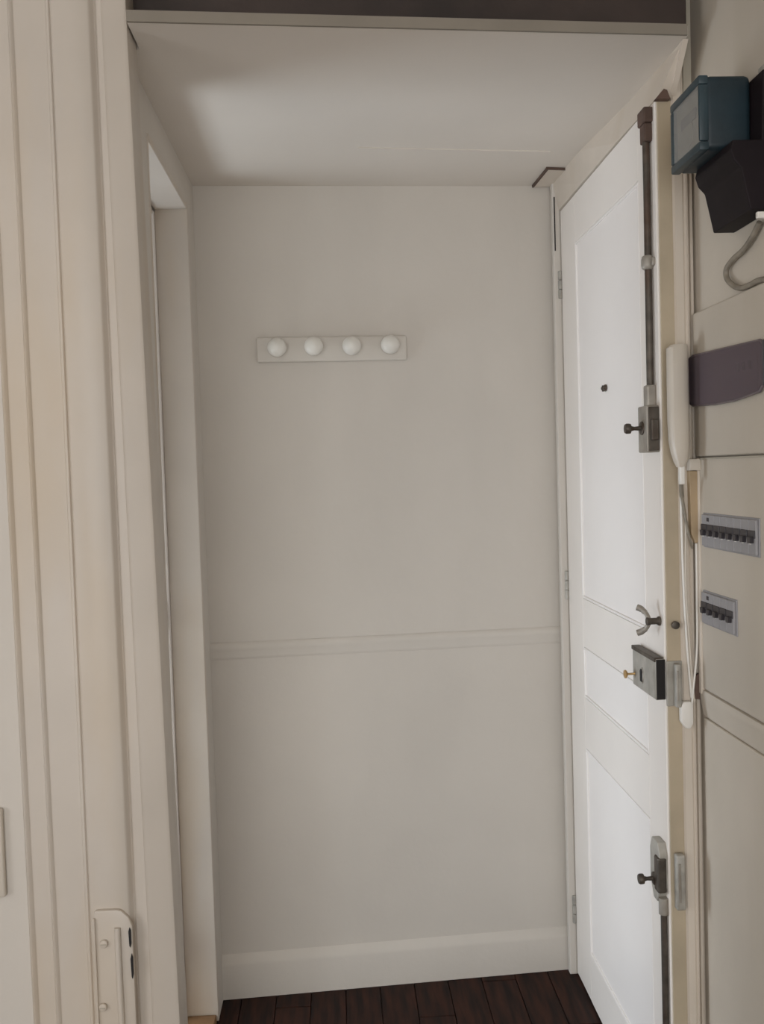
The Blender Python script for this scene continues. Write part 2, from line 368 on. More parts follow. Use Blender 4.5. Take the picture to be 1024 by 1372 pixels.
# light switch at the left picture edge
p, q = on_y(-12, 1085, FY+0.01), on_y(8, 1203, FY+0.01)
sw = empty('light_switch', ((p.x+q.x)/2-0.02, FY+0.021, q.z), 'ivory wall switch plate at the far left edge of the picture', 'switch')
b = new(); box(b, q.x-0.075, q.x-0.001, FY+0.010, FY+0.0215, q.z, p.z, 0.004, 3); obj('plate', b, PLAST, sw, smooth=True)
b = new(); box(b, q.x-0.058, q.x-0.018, FY+0.006, FY+0.0105, q.z+0.045, p.z-0.045, 0.002, 2); obj('rocker', b, WHITEP, sw, smooth=True)

# ------------------------------------------------------------------ entrance door (right side of the alcove)
door = empty('door_1', (DX, 2.48, 0), 'white panelled entrance door on the right carrying old iron bolts and a rim lock', 'door', structure=True)
DY0, DY1, DZ = 1.742, 2.475, 2.052
PY0, PY1 = 1.845, 2.335
PAN = [(0.13, 0.665), (0.795, 0.925), (1.048, 1.936)]
# leaf: stiles and rails
b = new(); T = 0.030
box(b, DX, DX+T, DY0+0.001, PY0, 0.006, DZ, 0.0018, 1); obj('stile', b, DOORS, door)
b = new(); box(b, DX, DX+T, PY1, DY1, 0.006, DZ, 0.0018, 1); obj('stile', b, DOORS, door)
zs = [0.006]+[v for pz in PAN for v in pz]+[DZ]
for i in range(0, len(zs), 2):
    b = new(); box(b, DX, DX+T, PY0, PY1, zs[i], zs[i+1], 0.0010, 1); obj('rail', b, DOORS, door)
for z0, z1 in PAN:
    b = new(); m_ = 0.012
    box(b, DX+0.0035, DX+T-0.006, PY0-0.004, PY1+0.004, z0-0.004, z1+0.004)
    obj('panel', b, DOORP, door)
    b = new()   # fielded lip just inside the frame
    for (ya, yb, za, zb_) in ((PY0+0.001,PY1-0.001,z0+0.001,z0+0.007),(PY0+0.001,PY1-0.001,z1-0.007,z1-0.001),(PY0+0.001,PY0+0.007,z0+0.007,z1-0.007),(PY1-0.007,PY1-0.001,z0+0.007,z1-0.007)):
        box(b, DX-0.0005, DX+0.005, ya, yb, za, zb_, 0.0012, 1)
    obj('panel_moulding', b, DOORP, door)
b = new(); box(b, DX+0.0035, DX+0.034, DY0-0.003, DY0+0.0005, 0.008, DZ-0.002, 0.001, 1)
obj('door_edge', b, TAN, door, 'tan edge of the door leaf with its dimness in the colour')

def face(x_, y_, off=0.0): return on_x(x_, y_, DX-off)
# upper bolt rod
pt, pm, pb = face(865.5, 188, .008), face(869, 352, .008), face(871.5, 520, .008)
b = new(); tube(b, [(DX-0.008, pt.y, pt.z), (DX-0.008, (pt.y+pm.y)/2, (pt.z+pm.z)/2), (DX-0.008, pb.y, pb.z)], 0.0068, 14, False)
obj('bolt_rod', b, IRON, door, 'dark iron upper bolt rod', smooth=True)
# top guide and end block
q0, q1 = face(858, 150), face(872, 188)
b = new(); box(b, DX-0.017, DX+0.001, pt.y-0.018, pt.y+0.022, q1.z+0.030, q1.z+0.058, 0.003, 2); box(b, DX-0.015, DX+0.001, pt.y-0.013, pt.y+0.015, q1.z-0.004, q1.z+0.030, 0.003, 2)
obj('rod_guide', b, BROWN, door, 'rusty brown top guide of the bolt rod')
b = new(); c_ = (DX-0.010, pm.y, pm.z)
lathe(b, [(0.0075,-0.013),(0.010,-0.011),(0.0115,-0.005),(0.0115,0.005),(0.010,0.011),(0.0075,0.013)], c_, (0,0,1), 16)
box(b, DX-0.006, DX+0.001, pm.y-0.016, pm.y+0.018, pm.z-0.008, pm.z+0.008, 0.002, 1)
obj('rod_clamp', b, STEEL, door, 'grey clamp halfway up the rod', smooth=True)
b = new(); box(b, DX-0.018, DX+0.001, pb.y-0.011, pb.y+0.013, pb.z-0.040, pb.z+0.006, 0.004, 2)
obj('rod_socket', b, STEEL, door)
# upper bolt case
ct, cb = on_y(872, 543, 1.75), on_y(872, 606, 1.75)
b = new(); box(b, DX-0.024, DX+0.001, 1.748, 1.800, cb.z, ct.z, 0.0025, 2)
case1 = obj('bolt_case', b, STEEL, door, 'worn iron case of the upper bolt')
b = new(); box(b, DX-0.0215, DX-0.001, 1.7455, 1.7485, cb.z+0.003, ct.z-0.003, 0.001, 1); obj('case_side_plate', b, IRON, case1)
def knob_x(par, y, z, x0, reach, r, m, plate=None):
    b = new()
    lathe(b, [(r*0.95,0),(r*0.95,0.002),(r*0.45,0.004),(r*0.36,reach*0.45),(r*0.5,reach*0.62),(r*0.95,reach*0.68),(r,reach*0.76),(r,reach*0.90),(r*0.85,reach*0.98),(0,reach)], (x0, y, z), (-1,0,0), 20)
    if plate: lathe(b, [(plate,-0.001),(plate,0.002),(plate*0.8,0.0035),(0,0.0036)], (x0,y,z), (-1,0,0), 20)
    return obj('bolt_knob', b, m, par, smooth=True)
kz = face(850, 575, .03).z
knob_x(case1, 1.775, kz, DX-0.024, 0.034, 0.0100, IRON, 0.013)
# bolt nose against the keeper on the trim
b = new(); box(b, DX-0.018, DX-0.004, 1.737, 1.7455, (ct.z+cb.z)/2-0.022, (ct.z+cb.z)/2+0.018, 0.002, 1); obj('bolt_nose', b, IRON, case1)
# butterfly latch
lc = on_x(882, 837, DX-0.018)
b = new()
cy_, cz_ = 1.765, lc.z
lathe(b, [(0.009,0),(0.009,0.003),(0.0065,0.006),(0.0065,0.018),(0.0075,0.02),(0.0075,0.026),(0,0.028)], (DX, cy_, cz_), (-1,0,0), 16)
latch = obj('latch_boss', b, IRON, door, 'dark boss of the winged turn latch', smooth=True)
for s in (1, -1):
    b = new()
    base = Vector((DX-0.021, cy_+0.002, cz_+s*0.004))
    tube(b, [base, base+Vector((-0.003, 0.006, s*0.010)), base+Vector((-0.010, 0.014, s*0.018)), base+Vector((-0.017, 0.018, s*0.021))], [0.0045,0.0045,0.0055,0.0062,0.0062], 12)
    obj('latch_wing', b, STEEL, latch, smooth=True)
# rim lock
YN = 1.7405
l1, l2 = on_y(882, 883, YN), on_y(882, 939, YN)
fx = on_y(879.5, 910, YN).x
lzt, lzb = l1.z, l2.z
yf = on_x(848, 890, fx).y
b = new(); box(b, fx, DX+0.001, YN+0.003, yf, lzb, lzt, 0.002, 1)
lock = obj('rim_lock', b, PSTEEL, door, 'rectangular grey steel rim lock case')
b = new(); box(b, fx+0.0015, DX, YN+0.001, YN+0.0035, lzb+0.002, lzt-0.002); obj('lock_end', b, BLACK, lock, 'dark open end of the lock case')
b = new(); box(b, fx-0.002, DX-0.002, YN+0.004, yf+0.001, lzt-0.007, lzt+0.0015, 0.001, 1); obj('lock_top_edge', b, IRON, lock)
kh = on_x(861, 905, fx)
b = new(); lathe(b, [(0.012,-0.0005),(0.012,0.0012),(0.010,0.0022),(0,0.0023)], (0,0,0), (-1,0,0), 20)
for v in b.verts: v.co = Vector((v.co.x+fx, v.co.y*0.75+kh.y, v.co.z*1.35+kh.z))
esc = obj('escutcheon', b, STEEL, lock, smooth=True)
b = new(); prism(b, [(kh.y-0.006,kh.z-0.012),(kh.y+0.006,kh.z-0.012),(kh.y+0.007,kh.z+0.008),(kh.y+0.003,kh.z+0.013),(kh.y-0.003,kh.z+0.013),(kh.y-0.007,kh.z+0.008)], 'x', fx-0.0032, fx-0.002)
obj('keyhole', b, BLACK, lock, 'dark keyhole')
kb = on_x(836, 902, fx-0.02)
b = new(); lathe(b, [(0.003,0),(0.0022,0.002),(0.0022,0.014),(0.006,0.016),(0.0085,0.018),(0.0085,0.021),(0,0.023)], (fx, yf-0.012, kb.z), (-1,0,0), 16)
obj('brass_knob', b, BRASS, lock, 'small brass pull knob', smooth=True)
b = new(); e0, e1 = on_y(891, 886, YN-0.003), on_y(905, 946, YN-0.003)
box(b, DX+0.001, DX+0.0315, YN-0.0045, YN-0.0005, e1.z, e0.z, 0.0012, 1); obj('lock_forend', b, PSTEEL, lock, 'pale steel plate on the door edge')
# lower bolt
p0, p1 = on_y(880, 1131, 1.75), on_y(888, 1212, 1.75)
mz = (p0.z+p1.z)/2; hz = (p0.z-p1.z)/2
def oct_plate(y0, y1): 
    ym, hy = (y0+y1)/2, (y1-y0)/2
    return [(ym-hy*0.35,mz-hz),(ym+hy*0.35,mz-hz),(ym+hy,mz-hz*0.45),(ym+hy,mz+hz*0.62),(ym+hy*0.6,mz+hz),(ym-hy*0.6,mz+hz),(ym-hy,mz+hz*0.62),(ym-hy,mz-hz*0.45)]
b = new(); prism(b, oct_plate(1.747, 1.802), 'x', DX-0.016, DX+0.001, bev=0.002)
case2 = obj('bolt_case', b, PSTEEL, door, 'paint-spattered case of the lower bolt')
b = new(); box(b, DX-0.020, DX-0.002, 1.745, 1.770, mz-hz*0.62, mz+hz*0.55, 0.004, 2); obj('bolt_slide', b, IRON, case2)
kz2 = face(862, 1168, .03).z
knob_x(case2, 1.772, kz2, DX-0.018, 0.032, 0.0100, IRON, 0.0125)
ra = face(889.5, 1215, .007)
b = new(); tube(b, [(DX-0.007, ra.y, p1.z+0.012), (DX-0.007, ra.y, p1.z-0.02)], 0.0095, 14, False); obj('rod_socket', b, STEEL, door, smooth=True)
b = new(); tube(b, [(DX-0.007, ra.y, p1.z), (DX-0.007, ra.y, 0.045)], 0.0062, 14, False); obj('bolt_rod', b, IRON, door, 'dark iron lower bolt rod', smooth=True)
b = new(); box(b, DX-0.015, DX+0.001, ra.y-0.014, ra.y+0.014, 0.03, 0.06, 0.003, 2); obj('rod_guide', b, IRON, door)
# peephole
pp = face(810, 520)
b = new(); lathe(b, [(0.0085,0),(0.0085,0.0015),(0.0065,0.003),(0.0045,0.003),(0.004,0.001),(0,0.001)], (DX+0.0032, pp.y, pp.z), (-1,0,0), 20); ph = obj('peephole', b, PSTEEL, door, 'small round peephole', smooth=True)
for s in (-1, 1):
    b = new(); lathe(b, [(0.0042,0),(0.0042,0.006),(0.003,0.0078),(0,0.008)], (DX+0.0032, pp.y+s*0.009, pp.z), (-1,0,0), 14)
    box(b, DX-0.003, DX+0.003, pp.y+s*0.009-0.002, pp.y+s*0.009+0.002, pp.z-0.007, pp.z+0.007, 0.0008, 1)
    obj('peephole_screw', b, IRON, ph, smooth=True)
# hinges at the back edge
for (px, ya, yb) in ((751, 364, 402), (761, 764, 802), (770, 1196, 1232)):
    za, zb_ = on_x(px, ya, DX).z, on_x(px, yb, DX).z
    b = new(); h3 = (za-zb_)/3
    for q in range(3): lathe(b, [(0.0045,0),(0.0058,0.0015),(0.0058,h3-0.0025),(0.0045,h3-0.001)], (DX-0.004, DY1+0.002, zb_+q*h3), (0,0,1), 12)
    obj('hinge', b, PSTEEL, door, 'painted-over hinge', smooth=True)

# ------------------------------------------------------------------ frame of the entrance door
b = new()   # head: its edge against the ceiling drifts towards the room
hd = [on_z(*p_, CZ) for p_ in ((738,251),(777,202),(838,142),(915,55))]
t = bmesh.new()
top = [(0.592,2.515)]+[(v.x, v.y) for v in hd[1:]]
bot = [(0.606,2.515),(0.606,hd[1].y),(0.607,hd[2].y),(0.613,1.736)]
A = [t.verts.new((x_,y_,CZ+0.001)) for x_,y_ in top]; B = [t.verts.new((x_,y_,DZ+0.002)) for x_,y_ in bot]
C_ = [t.verts.new((0.6475,y_,CZ+0.001)) for x_,y_ in top]; D_ = [t.verts.new((0.6475,y_,DZ+0.002)) for x_,y_ in bot]
for i in range(3):
    t.faces.new((A[i],A[i+1],B[i+1],B[i])); t.faces.new((C_[i],D_[i],D_[i+1],C_[i+1])); t.faces.new((A[i],C_[i],C_[i+1],A[i+1])); t.faces.new((B[i],B[i+1],D_[i+1],D_[i]))
t.faces.new((A[0],B[0],D_[0],C_[0])); t.faces.new((A[3],C_[3],D_[3],B[3])); merge(b, t)
prism(b, [(1.667,CZ-0.0008),(1.745,CZ-0.0008),(1.745,DZ+0.004),(1.733,DZ+0.004)], 'x', 0.637, 0.647)
struct(obj('trim_6', b, CREAM), 'cream head board of the entrance door frame under the ceiling', 'door frame')
b = new(); box(b, 0.6105, 0.660, 1.7415, 1.756, DZ+0.0005, DZ+0.0018)
b2 = new(); e = on_y(886, 128, 1.73)
prism(b2, [(0.606,DZ-0.004),(0.634,DZ-0.004),(0.628,DZ+0.012),(0.622,DZ+0.014)], 'y', 1.725, 1.7385)
struct(obj('trim_7', b2, BROWN), 'broken brown wood showing above the corner of the entrance door', 'trim')
b.free()
# hinge-side post at the back corner, with an open dark joint
b = new(); box(b, 0.590, 0.6105, 2.478, 2.50, 0.0, CZ-0.001, 0.003, 2); box(b, 0.603, 0.66, 2.4795, 2.52, 0, CZ-0.001, 0.002, 1)
struct(obj('trim_8', b, WALL), 'narrow cream post in the back corner at the hinges of the entrance door', 'door frame')
s0, s1 = on_y(739, 264, 2.477), on_y(741, 336, 2.477)
b = new(); box(b, 0.5935, 0.5965, 2.4768, 2.479, s1.z, s0.z); struct(obj('trim_9', b, BLACK), 'thin black open joint at the top of the back corner post', 'trim')
b = new(); q = [on_z(x_, y_, CZ-0.006) for x_, y_ in ((714,251),(733,227),(759,228),(757,250))]
prism(b, [(v.x, v.y) for v in q], 'z', CZ-0.006, CZ-0.0005)
blk = struct(obj('trim_10', b, CREAM), 'small square end block at the ceiling corner above the entrance door', 'trim')
b = new()
n0 = (q[1]-q[0])
prism(b, [(q[0].x-0.002,q[0].y),(q[1].x-0.001,q[1].y-0.001),(q[1].x+0.004,q[1].y+0.001),(q[0].x+0.003,q[0].y)], 'z', CZ-0.0068, CZ-0.0005); obj('exposed_edge', b, BROWN, blk)
b = new(); prism(b, [(q[1].x-0.002,q[1].y-0.002),(q[2].x,q[2].y-0.002),(q[2].x,q[2].y+0.0005),(q[1].x-0.002,q[1].y+0.001)], 'z', CZ-0.0068, CZ-0.0005); obj('exposed_edge', b, BROWN, blk)

# ------------------------------------------------------------------ moulded trim between door and right wall
def col(px, py, Y): return on_y(px, py, Y).x
def tl(pt, pb, Y):
    A, B = on_y(pt[0], pt[1], Y), on_y(pb[0], pb[1], Y); s = (A.x-B.x)/(A.z-B.z)
    return B.x+s*(0-B.z), B.x+s*(2.75-B.z)
M0, M1, M2, M3 = tl((904.5,380),(918,1100),RY), tl((918.5,380),(931,1100),RY), tl((924,380),(935,1100),RY), tl((933,380),(944,1100),RY)
def tp(k):
    m0,m1,m2,m3 = M0[k],M1[k],M2[k],M3[k]
    return [(m0,RY+0.035),(m0,RY+0.004),(m0+0.003,RY),(m1-0.003,RY),(m1,RY+0.002),(m1+0.003,RY-0.002),(m2-0.001,RY),(m2+0.001,RY+0.010),(m2+0.004,RY+0.012),(m2+0.005,RY+0.006),(m3-0.003,RY+0.006),(m3-0.001,RY+0.02),(m3+0.06,RY+0.02),(m3+0.06,RY+0.06),(m0,RY+0.06)]
b = new(); prism(b, tp(0), 'z', 0, 2.75, tp(1))
struct(obj('trim_11', b, CREAM), 'cream moulded upright between the entrance door and the fuse cabinet', 'door frame')
b = new(); g = on_y(920, 10, RY-0.003)
box(b, M1[1]+0.001, M2[1]+0.006, RY-0.005, RY+0.001, CZ-0.14, 2.75); struct(obj('trim_12', b, GREYG), 'olive-brown joint strip at the top right above the meter', 'trim')
# right wall, room side
b = new()
prism(b, [(RX-0.001,RY+0.025),(RX,RY),(RX,-2.6),(0.80,-2.6),(0.80,RY+0.025)], 'z', -0.01, 2.75)
wr = struct(obj('wall_right', b, OLDW), 'aged beige right wall carrying the meter and fuse boards', 'wall')
# wall behind door opening (so the alcove is closed)
b = new(); box(b, 0.655, 0.80, 1.765, 2.62, -0.01, 2.75)
struct(obj('wall_right_alcove', b, WALL), 'wall around the entrance door frame', 'wall')

# keepers on the trim
def keeper(x0, y0, x1, y1, label, m=PSTEEL, bev=0.004):
    A, B = on_y(x0, y0, RY-0.010), on_y(x1, y1, RY-0.010)
    b = new(); box(b, A.x, B.x, RY-0.012, RY+0.004, B.z, A.z, bev, 3)
    o = obj('bolt_keeper', b, m, None, smooth=True); tag(o, label, 'bolt keeper', 'bolt keepers on the door frame')
    s = (B.x-A.x)*0.18
    b = new(); box(b, A.x+s, A.x+s*2.6, RY-0.0135, RY-0.0115, B.z+(A.z-B.z)*0.15, A.z-(A.z-B.z)*0.15, 0.0006, 1); obj('keeper_slot', b, STEEL, o)
    return o
keeper(906, 1146, 920, 1220, 'paint-clogged steel keeper on the frame beside the lower bolt')
keeper(905, 890, 914, 948, 'green-grey painted keeper on the frame beside the rim lock', PSTEEL, 0.003)
A = on_y(904, 838, RY-0.006)
b = new(); lathe(b, [(0.006,0),(0.0075,0.002),(0.0075,0.007),(0,0.009)], (A.x+0.003, RY+0.001, A.z), (0,-1,0), 16)
tag(obj('keeper_screw', b, IRON, smooth=True), 'small dark round stud on the frame beside the winged latch', 'screw')

# ------------------------------------------------------------------ coat rack with four knobs
rk_c = [on_y(x_, y_, 2.47) for x_, y_ in ((343,452),(545,449),(545,481),(343,487))]
def back_y(x): t_ = (x-BL[0])/(BR[0]-BL[0]); return BL[1]+(BR[1]-BL[1])*t_
x0, x1 = rk_c[0].x, rk_c[1].x; z1 = (rk_c[0].z+rk_c[1].z)/2; z0 = (rk_c[2].z+rk_c[3].z)/2
rack = empty('coat_rack', ((x0+x1)/2, back_y((x0+x1)/2), z0), 'white painted coat rack board with four round knobs on the back wall', 'coat rack')
b = new(); box(b, -0.5*(x1-x0), 0.5*(x1-x0), -0.016, -0.001, z0, z1, 0.005, 3)
ang = math.atan2(BR[1]-BL[1], BR[0]-BL[0]); R_ = Matrix.Rotation(ang, 4, 'Z')
xm = (x0+x1)/2
for v in b.verts: v.co = R_@v.co+Vector((xm, back_y(xm), 0))
obj('backboard', b, RACK, rack, smooth=True)
for px, py in ((370,466),(419,464),(470,463),(522,461)):
    p = on_y(px, py, 2.44); nrm = Vector((math.sin(ang), -math.cos(ang), 0))
    b = new(); o_ = Vector((p.x, back_y(p.x), p.z))+nrm*0.015
    r = 0.0245
    prof = [(0.012,0),(0.0105,0.004),(0.010,0.010)]+[(r*math.sin(a_), 0.010+r*0.85-r*0.85*math.cos(a_)) for a_ in [math.pi*q_/14 for q_ in range(3,14)]]+[(0, 0.010+1.7*r)]
    lathe(b, prof, o_, nrm, 28)
    obj('knob', b, PORC, rack, smooth=True)

# ------------------------------------------------------------------ electricity meter
MX0, MX1, MY0, MY1 = 0.583, 0.667, 1.464, 1.591
mt, mb = on_x(935, 101, MX0).z, on_x(935, 203, MX0).z
meter = empty('electricity_meter', (RX, (MY0+MY1)/2, mb), 'dark teal electricity meter with glass window on a black terminal block, top right', 'electricity meter')
b = new(); box(b, MX0+0.010, MX1, MY0, MY1, mb, mt, 0.010, 4); obj('meter_case', b, TEAL, meter, smooth=True)
# bezel frame on the face towards the door
b = new(); w = 0.014
prism(b, [(MY0,mb),(MY1,mb),(MY1,mb+w),(MY0,mb+w)], 'x', MX0, MX0+0.016, bev=0.003)
prism(b, [(MY0,mt-w),(MY1,mt-w),(MY1,mt),(MY0,mt)], 'x', MX0, MX0+0.016, bev=0.003)
prism(b, [(MY0,mb+w),(MY0+0.005,mb+w),(MY0+0.005,mt-w),(MY0,mt-w)], 'x', MX0, MX0+0.016, bev=0.003)
prism(b, [(MY1-w,mb+w),(MY1,mb+w),(MY1,mt-w),(MY1-w,mt-w)], 'x', MX0, MX0+0.016, bev=0.003)
obj('bezel', b, TEALF, meter, smooth=True)
b = new(); box(b, MX0+0.0075, MX0+0.0095, MY0+0.005, MY1-w, mb+w, mt-w); obj('dial', b, DIAL, meter)
b = new(); box(b, MX0+0.0015, MX0+0.0030, MY0+0.005, MY1-w, mb+w, mt-w); obj('window_glass', b, GLASS, meter)
b = new(); box(b, MX0+0.0055, MX0+0.0074, MY0+0.03, MY1-0.035, mt-0.055, mt-0.038); obj('register_window', b, DARKP, meter)
b = new(); lathe(b, [(0.022,0),(0.022,0.0015),(0,0.0016)], (MX0+0.0072, (MY0+MY1)/2, mb+0.045), (-1,0,0), 24); obj('meter_disc', b, STEEL, meter)
# black terminal block below and behind
tb = on_x(975, 305, 0.655).z
b = new()
zt_ = mt-0.008
P_ = [(RX-0.0005,zt_),(0.668,zt_),(0.665,mb+0.002),(0.620,mb+0.002),(0.616,mb-0.012),(0.621,mb-0.028),(0.632,mb-0.040),(0.644,tb+0.010),(0.646,tb),(RX-0.0005,tb)]
prism(b, P_, 'y', 1.427, 1.57, bev=0.002); obj('terminal_block', b, BAKE, meter)
b = new(); A = on_y(1018, 288, 1.422); box(b, A.x-0.004, A.x+0.02, 1.420, 1.4275, A.z-0.005, A.z+0.005, 0.0015, 2); obj('white_connector', b, WHITEP, meter, 'white plastic connector')
b = new(); A, B = on_y(1009, 112, MY0-0.002), on_y(1012, 155, MY0-0.002); box(b, A.x, A.x+0.004, MY0-0.003, MY0+0.001, B.z, A.z, 0.001, 1); obj('glint_strip', b, WHITEP, meter, 'thin pale strap drawn for a bright glint')  # white strap; its bright glint is put into the colour
# backing board
b = new(); box(b, RX-0.010, RX+0.001, 1.28, 1.455, mb-0.02, mt+0.004, 0.002, 1); bb = obj('backing_board', b, PSTEEL, meter, 'paint-marked backing plate')
# cable loop
def wpt(x_, y_, X=RX-0.008): return on_x(x_, y_, X)
b = new(); tube(b, [wpt(1018,298), wpt(1008,318), wpt(996,335), wpt(982,348), wpt(974,360), wpt(974,372), wpt(981,381), wpt(992,386), wpt(1005,382), wpt(1016,376), wpt(1030,374), wpt(1050,372)], 0.0047, 10)
tag(obj('meter_cable', b, CABLEG, smooth=True), 'looped grey-brown cable hanging under the electricity meter', 'cable')

# ------------------------------------------------------------------ fuse cabinet with smoked door
CX = RX-0.013
ctp, cbt = on_x(980, 397, CX).z, on_x(975, 610, CX).z
cab = empty('fuse_cabinet', (RX, 1.50, cbt), 'beige fuse cabinet with a smoked violet cover, right of the intercom handset', 'fuse cabinet')
cy0, cy1 = 1.22, RY-0.003
b = new(); box(b, CX, RX+0.001, cy0, cy1, cbt, ctp, 0.004, 3); obj('cabinet_body', b, OLDW, cab, smooth=True)
v = [on_x(x_, y_, CX-0.004) for x_, y_ in ((922,484),(930,477),(1020,456),(1024,462),(1024,515),(1019,524),(985,536),(960,541),(930,543),(923,538))]
def yz(pts): return [(p_.y, p_.z) for p_ in pts]
b = new(); prism(b, yz(v), 'x', CX-0.0015, CX+0.001); obj('cover_recess', b, DIAL, cab)
b = new(); prism(b, yz(v), 'x', CX-0.009, CX-0.0075, bev=0.0004); obj('smoked_cover', b, PURPLE, cab, 'smoked violet see-through cover')
b = new(); vv = yz(v)
for i in range(len(vv)):
    a_, c_ = vv[i], vv[(i+1)%len(vv)]
    tube(b, [(CX-0.005, a_[0], a_[1]), (CX-0.005, c_[0], c_[1])], 0.0028, 8, False)
obj('cover_frame', b, SMOKE, cab, smooth=True)
s0 = on_x(988, 497, CX-0.004)
b = new(); box(b, CX-0.005, CX-0.0014, on_x(1018,500,CX).y, on_x(983,500,CX).y, on_x(1000,525,CX).z, on_x(1000,478,CX).z, 0.0008, 1); mb_ = obj('main_switch', b, GREYP, cab)
for q_ in range(3):
    yy = on_x(994+q_*8, 488, CX).y
    b = new(); box(b, CX-0.0078, CX-0.0048, yy-0.007, yy+0.004, on_x(1000,497,CX).z, on_x(1000,485,CX).z, 0.0008, 1); obj('switch_toggle', b, DARKP, mb_)
b = new(); e0 = on_x(1021, 455, CX-0.012); box(b, CX-0.012, CX-0.0095, e0.y-0.004, e0.y, on_x(1021,518,CX).z, e0.z, 0.0008, 1); obj('cover_catch', b, DARKP, cab)

# ------------------------------------------------------------------ breaker board below
BX = RX-0.009
bt, bb_ = cbt-0.002, on_x(975, 942, BX).z
brd = empty('breaker_board', (RX, 1.50, bb_), 'cream wooden board below the fuse cabinet with two cut-outs for breakers', 'board')
b = new(); box(b, BX, RX+0.001, 1.22, RY-0.010, bb_, bt, 0.004, 3); obj('board_panel', b, OLDW, brd, smooth=True)
b = new(); box(b, BX-0.004, RX+0.001, RY-0.016, RY-0.003, bb_-0.01, bt, 0.002, 2); obj('edge_bead', b, CREAM, brd, smooth=True)
b = new(); box(b, BX-0.0015, BX+0.001, 1.22, RY-0.016, bt-0.0035, bt-0.0005); obj('joint_shadow_strip', b, GREYG, brd)
def breakers(xa, xb, ya, yb, yA, yB, count, label):
    P0, P1 = on_x(xa, ya, BX-0.004), on_x(xb, ya, BX-0.004)
    zt2 = (on_x(xa, yA, BX-0.004).z+on_x(xb, yA+8*(xb-xa)/73, BX-0.004).z)/2; zb2 = (on_x(xa, yB, BX-0.004).z+on_x(xb, yB+9*(xb-xa)/73, BX-0.004).z)/2
    root = empty('breaker_row', (BX, P1.y, zb2), label, 'circuit breakers', 'breaker rows on the board')
    wdt = (P0.y-P1.y)/count
    b = new(); box(b, BX-0.002, BX+0.0005, P1.y-0.003, P0.y+0.003, zb2-0.003, zt2+0.003, 0.0008, 1); obj('mounting_plate', b, GREYP, root)
    for i in range(count):
        y1 = P0.y-i*wdt; y0 = y1-wdt; zm = (zt2+zb2)/2; h = zt2-zb2
        b = new(); box(b, BX-0.0065, BX-0.0018, y0+0.0006, y1-0.0006, zb2, zt2, 0.001, 1); br = obj('breaker', b, GREYP, root)
        b = new(); box(b, BX-0.0085, BX-0.006, y0+0.0016, y1-0.0016, zm-0.001, zm+h*0.20, 0.0008, 1)
        prism(b, [(y0+wdt*0.30,zm-h*0.16),(y0+wdt*0.62,zm-h*0.16),(y0+wdt*0.72,zm+0.001),(y0+wdt*0.25,zm+0.001)], 'x', BX-0.013, BX-0.006)
        obj('toggle', b, DARKP, br)
        b = new(); box(b, BX-0.0072, BX-0.0063, y0+wdt*0.62, y0+wdt*0.88, zm-h*0.20, zm-h*0.02); obj('white_mark', b, WHITEP, br)
    b = new(); box(b, BX-0.0075, BX-0.0063, P0.y-0.035, P0.y-0.026, zt2-0.012, zt2-0.005, 0.0005, 1); obj('test_button', b, DARKP, root)
breakers(942, 1015, 712, 716, 689, 733, 8, 'upper and longer row of grey circuit breakers with black toggles')
breakers(942, 985, 822, 826, 797, 839, 5, 'lower and shorter row of grey circuit breakers with black toggles')
# dado below
b = new(); z_ = bb_
prism(b, [(RX+0.001,z_-0.055),(RX-0.004,z_-0.052),(RX-0.007,z_-0.035),(RX-0.010,z_-0.018),(RX-0.0115,z_-0.008),(RX-0.010,z_-0.002),(RX+0.001,z_)], 'y', -1.0, RY-0.003)
struct(obj('trim_13', b, OLDW, smooth=True), 'rounded dado moulding below the breaker board on the right wall', 'dado rail')
b = new(); box(b, RX-0.006, RX+0.001, -1.0, RY-0.008, 0.12, z_-0.056, 0.003, 2)
struct(obj('trim_14', b, OLDW), 'plain lower wall panel at the bottom right beside the door frame', 'wall panel')

# ------------------------------------------------------------------ intercom handset, block and wires
HY = RY-0.032
hs = empty('intercom_handset', (0.628, RY, 1.42), 'ivory intercom handset hanging on the door frame left of the fuse cabinet', 'handset')
rows = [(462,899,921,.8),(466,895,922,1),(500,895.5,923,1),(560,896.5,924,1),(590,898,924.5,1),(606,901,924,.95),(618,904.5,922,.8),(626,908,918.5,.5)]
t = bmesh.new(); rings = []
for y_, xa, xb, d_ in rows:
    A, B = on_y(xa, y_, HY), on_y(xb, y_, HY); w_ = B.x-A.x; z_ = (A.z+B.z)/2; dd = 0.026*d_
    o2 = [(0,0.55),(0.04,0.2),(0.14,0.04),(0.34,0.0),(0.56,0.0),(0.80,0.10),(0.95,0.3),(1.0,0.6),(0.97,0.95),(0.5,1.0),(0.03,0.95)]
    rings.append([t.verts.new((A.x+w_*u, HY-0.013+0.028*(1-d_)*0.5+dd*v_, z_)) for u, v_ in o2])
for a_, c_ in zip(rings, rings[1:]):
    for i in range(11): t.faces.new((a_[i], a_[(i+1)%11], c_[(i+1)%11], c_[i]))
t.faces.new(rings[0]); t.faces.new(rings[-1][::-1])
hb = obj('handset_shell', t, PLAST, hs, smooth=True)
b = new(); A, B = on_y(905, 470, RY-0.006), on_y(921, 616, RY-0.006); box(b, A.x, B.x+0.001, RY-0.021, RY+0.001, B.z, A.z, 0.003, 2); obj('cradle', b, PLAST, hs)
b = new(); A, B = on_y(910, 626, HY), on_y(917, 649, HY); box(b, A.x, B.x, HY-0.006, HY+0.006, B.z, A.z+0.004, 0.002, 2); obj('plug', b, WHITEP, hs, 'bright white cord plug')
